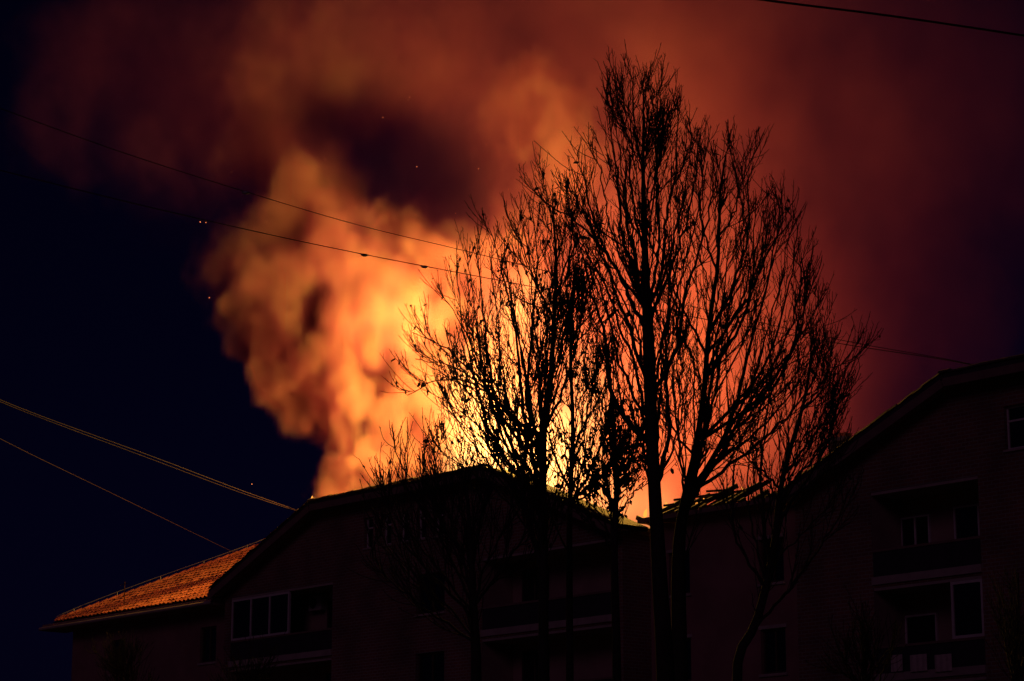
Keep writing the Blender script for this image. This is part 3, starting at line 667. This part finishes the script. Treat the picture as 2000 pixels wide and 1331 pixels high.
# ------------------------------------------------------------------ fire and smoke
# (lamp position, power, radius of hot clear air, widened to flatten the lamp's hot spot)
LIGHTS = [(at(985, 860, 92), 11500, 2.4), (at(965, 650, 94), 7200, 2.4), (at(1170, 400, 97), 1250, 4.0), (at(1250, 930, 91), 4200, 2.4), (at(760, 800, 94.5), 1150, 1.9)]
BLOBS = [ # x, y, depth, radius, density, edge sharpness
 (640, 955, 101, 1.15, 1.8, 4), (690, 925, 101, 1.5, 1.8, 4), (750, 900, 101, 1.7, 1.8, 4), (725, 850, 101, 1.2, 1.8, 4), (760, 800, 101, 2.0, 1.6, 4), (690, 770, 102, 1.7, 1.6, 4),
 (610, 745, 103, 1.6, 1.4, 4), (650, 700, 103, 2.2, 1.2, 3.5), (560, 715, 103.5, 1.7, 1.4, 4), (600, 770, 102.5, 1.3, 1.5, 4), (640, 810, 102, 1.1, 1.6, 4), (545, 640, 104.5, 1.9, .8, 3), (480, 640, 105.5, 1.5, .6, 3), (600, 575, 103, 1.4, 1.2, 4), (560, 590, 104, 1.2, 1, 4),
 (700, 560, 104, 3.0, .7, 3), (500, 550, 106, 2.4, .35, 2), (560, 470, 105, 2.6, .4, 2.2), (640, 370, 104, 2.9, .45, 2.2), (570, 390, 105, 2.4, .3, 2), (770, 440, 101, 2.5, 1.3, 4), (740, 390, 102, 1.6, 1.1, 4), (820, 500, 100, 2.2, 1.3, 4), (840, 640, 101, 4.2, 1.3, 2.6), (890, 820, 101.5, 4.0, 1.3, 2.6), (880, 560, 100, 2.8, 1.3, 2.6),
 (570, 590, 107, 3.8, .35, 1.6), (600, 660, 106, 2.6, .5, 2),
]
FRONT = [ # near-side smoke put in so its unlit side makes dark pockets
 (650, 640, 94, 1.3, .6, 2), (700, 640, 95, 1.6, .5, 2), (540, 545, 99, 1.8, .6, 2), (740, 590, 95, 1.3, .35, 2), (660, 480, 96, 1.8, .4, 2), (760, 700, 96, 1.2, .4, 2), (690, 730, 95, 1.0, .4, 2),
]
BLOBS += [
 (470, 280, 105, 3.2, .22, 1.8), (450, 200, 106, 3.6, .12, 1.6), (330, 230, 106, 4.2, .05, 1.4), (220, 170, 107, 5.5, .022, 1.2), (640, 60, 108, 5.5, .09, 1.4), (760, 40, 108, 6, .08, 1.4),
 (1000, 340, 102, 2.6, .7, 2.6), (1040, 220, 103, 3.2, .5, 2.2), (985, 250, 103, 2.0, .5, 2.4), (900, 470, 100, 2.0, .7, 3), (960, 400, 102, 1.8, .6, 3),
]
GLOWS = [(1260, 760, 102, 8.0, 9, .13, 2), (1270, 350, 105, 8.5, 9, .05, 1.5), (1100, 30, 106, 9, 6, .04, 1), (1600, 500, 106, 7, 12, .016, 1), (1800, 250, 107, 8, 9, .011, 1), (650, 230, 108, 9, 6, .018, 1)]
GAPS = [(870, 410, 101, 2.0), (870, 310, 102, 2.6), (760, 260, 102, 2.7), (680, 220, 102, 2.9), (590, 210, 103, 2.2), (830, 350, 101, 1.8)]
D = .2
MIN = np.array([-30, 87, 15.4]); N = np.array([286, 140, 146]); MAX = MIN + (N - 1) * D
ax = [(np.arange(n) * D + MIN[i]).astype(np.float32) for i, n in enumerate(N)]
X, Y, Z = ax[0][:, None, None], ax[1][None, :, None], ax[2][None, None, :]
def lattice(scale, seed, zs=1.35):       # smooth random field: cubic B-spline through a coarse random lattice
    mats = []; dims = []
    for i in range(3):
        p = (ax[i] - MIN[i]) / (scale * (zs if i == 2 else 1)) + 1.5; k = np.floor(p).astype(int); f = p - k; n = int(k.max()) + 3
        Mx = np.zeros((len(ax[i]), n), np.float32); r = np.arange(len(p))
        for o, wt in ((-1, (1 - f) ** 3 / 6), (0, (3 * f ** 3 - 6 * f * f + 4) / 6), (1, (-3 * f ** 3 + 3 * f * f + 3 * f + 1) / 6), (2, f ** 3 / 6)): Mx[r, k + o] += wt
        mats.append(Mx); dims.append(n)
    T = np.random.default_rng(seed).random(dims, dtype=np.float32) - .5
    T = np.tensordot(mats[0], T, (1, 0)); T = np.einsum('bj,ajc->abc', mats[1], T, optimize=True); return np.einsum('ck,abk->abc', mats[2], T, optimize=True)
def fbm(scale, octs, seed, gain=.55):
    r = 0; a = 1
    for k in range(octs): r = r + a * lattice(scale, seed + k); a *= gain; scale *= .5
    return r * 2
wx, wy, wz = fbm(5, 4, 10) * 2.4, fbm(5, 4, 20) * 2.4, fbm(5, 4, 30) * 2.4
n1 = fbm(3.0, 4, 40, .8); n1 = .75 * n1 + .7 * (np.abs(fbm(2.6, 4, 60, .75)) - .26); n2 = fbm(1.9, 4, 90, .75)
XW, YW, ZW = X + wx, Y + wy, Z + wz
def puff(blobs, k, amp):        # soft union of the puffs, its surface broken up by turbulence
    S = np.zeros(N, np.float32); WT = np.zeros(N, np.float32); SH = np.zeros(N, np.float32)
    for px, py, d, r, wt, sharp in blobs:
        c = at(px, py, d); m_ = r + 5.0
        sl = tuple(slice(max(0, int((c[i] - m_ - MIN[i]) / D)), max(1, min(N[i], int((c[i] + m_ - MIN[i]) / D) + 1))) for i in range(3))
        f = r - np.sqrt((XW[sl] - c[0]) ** 2 + (YW[sl] - c[1]) ** 2 + (ZW[sl] - c[2]) ** 2)
        e_ = np.exp(np.clip(k * f, -12, 12)); S[sl] += e_; WT[sl] += wt * e_; SH[sl] += sharp * e_
    f = np.log(S + 1e-6) / k; v = np.clip((f - n1 * amp) * SH / (S + 1e-6) * .42, 0, 1)
    return WT / (S + 1e-6) * v * v * (3 - 2 * v)
den = np.maximum(puff(BLOBS, 1.9, 1.9), .6 * puff(FRONT, 1.6, 1.7)) * np.clip(.75 + 2.3 * n2, .03, 2.6)
for px, py, d, r, rz, wt, pw_ in GLOWS:
    c = at(px, py, d); q = ((X - c[0]) ** 2 + (Y - c[1]) ** 2) / (r * r) + (Z - c[2]) ** 2 / (rz * rz); den += wt * np.exp(-q ** pw_) * np.clip(1 + 1.3 * n1, .1, 3)
for px, py, d, r in GAPS:
    c = at(px, py, d); q = ((XW - c[0]) ** 2 + ((YW - c[1]) * .5) ** 2 + (ZW - c[2]) ** 2) / (r * r); den *= 1 - .88 * np.exp(-q * q)
for p, e, r in LIGHTS:
    q = ((X - p[0]) ** 2 + (Y - p[1]) ** 2 + (Z - p[2]) ** 2) / (r * r); den *= 1 - .97 * np.exp(-q)
e = np.minimum(np.minimum(np.minimum(X - MIN[0], MAX[0] - X), np.minimum(Y - MIN[1], MAX[1] - Y)), np.minimum(MAX[2] - Z, Z - MIN[2])); den *= np.clip(e / 2, 0, 1)
den[den < .003] = 0
def volume_obj(name, den, MIN, MAX, N, mt):
    """a mesh that only carries the sampled density; geometry nodes turn it into a real volume grid"""
    me = bpy.data.meshes.new(name); me.vertices.add(den.size)
    me.attributes.new('smoke', 'FLOAT', 'POINT').data.foreach_set('value', den.astype(np.float32).ravel())
    o = bpy.data.objects.new(name, me); col.objects.link(o); me.materials.append(mt)
    ng = bpy.data.node_groups.new(name, 'GeometryNodeTree')
    ng.interface.new_socket('Geometry', in_out='INPUT', socket_type='NodeSocketGeometry'); ng.interface.new_socket('Geometry', in_out='OUTPUT', socket_type='NodeSocketGeometry')
    n = ng.nodes; L = ng.links.new; gi = n.new('NodeGroupInput'); go = n.new('NodeGroupOutput')
    vc = n.new('GeometryNodeVolumeCube'); vc.inputs['Min'].default_value = MIN; vc.inputs['Max'].default_value = MAX
    for i, k in enumerate('XYZ'): vc.inputs['Resolution ' + k].default_value = int(N[i])
    pos = n.new('GeometryNodeInputPosition'); last = pos.outputs[0]
    for op, val in (('SUBTRACT', MIN), ('DIVIDE', (MAX - MIN) / (N - 1)), ('ADD', (.5, .5, .5)), ('FLOOR', None)):
        vm = n.new('ShaderNodeVectorMath'); vm.operation = op; L(last, vm.inputs[0]); last = vm.outputs[0]
        if val is not None: vm.inputs[1].default_value = val
    sx = n.new('ShaderNodeSeparateXYZ'); L(last, sx.inputs[0])
    def im(op, a, b):
        q = n.new('FunctionNodeIntegerMath'); q.operation = op
        for i, v in ((0, a), (1, b)):
            if isinstance(v, int): q.inputs[i].default_value = v
            else: L(v, q.inputs[i])
        return q.outputs[0]
    ix, iy, iz = (im('MINIMUM', im('MAXIMUM', sx.outputs[i], 0), int(N[i]) - 1) for i in range(3))
    idx = im('ADD', im('MULTIPLY', im('ADD', im('MULTIPLY', ix, int(N[1])), iy), int(N[2])), iz)
    na = n.new('GeometryNodeInputNamedAttribute'); na.data_type = 'FLOAT'; na.inputs['Name'].default_value = 'smoke'
    si = n.new('GeometryNodeSampleIndex'); si.data_type = 'FLOAT'; si.domain = 'POINT'
    L(gi.outputs[0], si.inputs['Geometry']); L(na.outputs[0], si.inputs['Value']); L(idx, si.inputs['Index']); L(si.outputs[0], vc.inputs['Density'])
    sm = n.new('GeometryNodeSetMaterial'); sm.inputs['Material'].default_value = mt
    L(vc.outputs[0], sm.inputs[0]); L(sm.outputs[0], go.inputs[0]); md = o.modifiers.new('volume_grid', 'NODES'); md.node_group = ng
    return o
sm = bpy.data.materials.new('firelight_tinted_smoke'); sm.use_nodes = True; nt = sm.node_tree; nt.nodes.clear()
out = nt.nodes.new('ShaderNodeOutputMaterial'); pv = nt.nodes.new('ShaderNodeVolumePrincipled')
pv.inputs['Color'].default_value = (.92, .68, .85, 1); pv.inputs['Density'].default_value = 1; pv.inputs['Anisotropy'].default_value = 0
va = nt.nodes.new('ShaderNodeVolumeAbsorption'); va.inputs['Color'].default_value = (1, .05, .85, 1)      # green absorbed so the firelight reddens through the smoke
sa = nt.nodes.new('ShaderNodeAttribute'); sa.attribute_name = 'density'; sq = nt.nodes.new('ShaderNodeMath'); sq.operation = 'MULTIPLY'; sq.inputs[1].default_value = .5
cr = nt.nodes.new('ShaderNodeMapRange'); cr.inputs[2].default_value = .22; cr.inputs[1].default_value = .02; cr.inputs[3].default_value = 0; cr.inputs[4].default_value = 1
cm = nt.nodes.new('ShaderNodeMix'); cm.data_type = 'RGBA'; cm.inputs[6].default_value = (.90, .29, .62, 1); cm.inputs[7].default_value = (.93, .70, .62, 1)   # reddening of dim firelight put into the thin smoke's colour, thick smoke paler
nt.links.new(sa.outputs['Fac'], cr.inputs[0]); nt.links.new(cr.outputs[0], cm.inputs[0]); nt.links.new(cm.outputs[2], pv.inputs['Color'])
nt.links.new(sa.outputs['Fac'], sq.inputs[0]); nt.links.new(sq.outputs[0], va.inputs['Density'])
ad = nt.nodes.new('ShaderNodeAddShader'); nt.links.new(pv.outputs[0], ad.inputs[0]); nt.links.new(va.outputs[0], ad.inputs[1]); nt.links.new(ad.outputs[0], out.inputs['Volume'])
tag(volume_obj('smoke_plume', den, MIN, MAX, N, sm), 'huge orange-lit billowing smoke plume rising from the burning roof', 'smoke', kind='stuff')
# flames: glowing gas over the burnt-out roof
FM = np.array([-8., 87, 15.]); FN = np.array([80, 52, 72]); FX = FM + (FN - 1) * .25
ax = [(np.arange(n) * .25 + FM[i]).astype(np.float32) for i, n in enumerate(FN)]; MIN = FM
X, Y, Z = ax[0][:, None, None], ax[1][None, :, None], ax[2][None, None, :]
fn = fbm(1.6, 3, 70); wz = fbm(2.2, 2, 80) * 1.2
fl = np.zeros(FN, np.float32)
for px, py, d, r, h, wt in ((1000, 880, 92.5, 2.6, 4.2, .8), (950, 780, 93, 2.2, 3.6, .5), (930, 890, 93, 1.5, 2.6, .5), (1080, 890, 91.8, 2.2, 3.2, .6), (1020, 640, 93.5, 2.4, 3.6, .18), (1120, 760, 92.5, 2.2, 3.4, .25), (1190, 960, 91, 1.8, 2.2, .35), (1280, 970, 91, 1.4, 1.6, .25)):
    c = at(px, py, d); q = ((X + wz - c[0]) ** 2 + (Y + wz - c[1]) ** 2) / (r * r) + (Z - c[2] + .3) ** 2 / (h * h)
    v = np.clip(1.1 - q - fn * .5, 0, 1); fl += wt * v * v
fl[fl < .02] = 0
fmt = bpy.data.materials.new('flame_gas'); fmt.use_nodes = True; nt = fmt.node_tree; nt.nodes.clear()
out = nt.nodes.new('ShaderNodeOutputMaterial'); ev = nt.nodes.new('ShaderNodeEmission'); at_ = nt.nodes.new('ShaderNodeAttribute'); at_.attribute_name = 'density'
mu = nt.nodes.new('ShaderNodeMath'); mu.operation = 'MULTIPLY'; mu.inputs[1].default_value = 1.3
nt.links.new(at_.outputs['Fac'], mu.inputs[0]); nt.links.new(mu.outputs[0], ev.inputs['Strength']); ev.inputs['Color'].default_value = (1, .47, .12, 1)
nt.links.new(ev.outputs[0], out.inputs['Volume'])
tag(volume_obj('flames', fl, FM, FX, FN, fmt), 'white-hot flames standing above the burnt-out roof behind the trees', 'fire', kind='stuff')
for p, e, r in LIGHTS:
    l = bpy.data.lights.new('fire_light', 'POINT'); l.energy = e; l.color = FIRE; l.shadow_soft_size = 0.0
    o = bpy.data.objects.new('fire_light', l); o.location = p; col.objects.link(o)
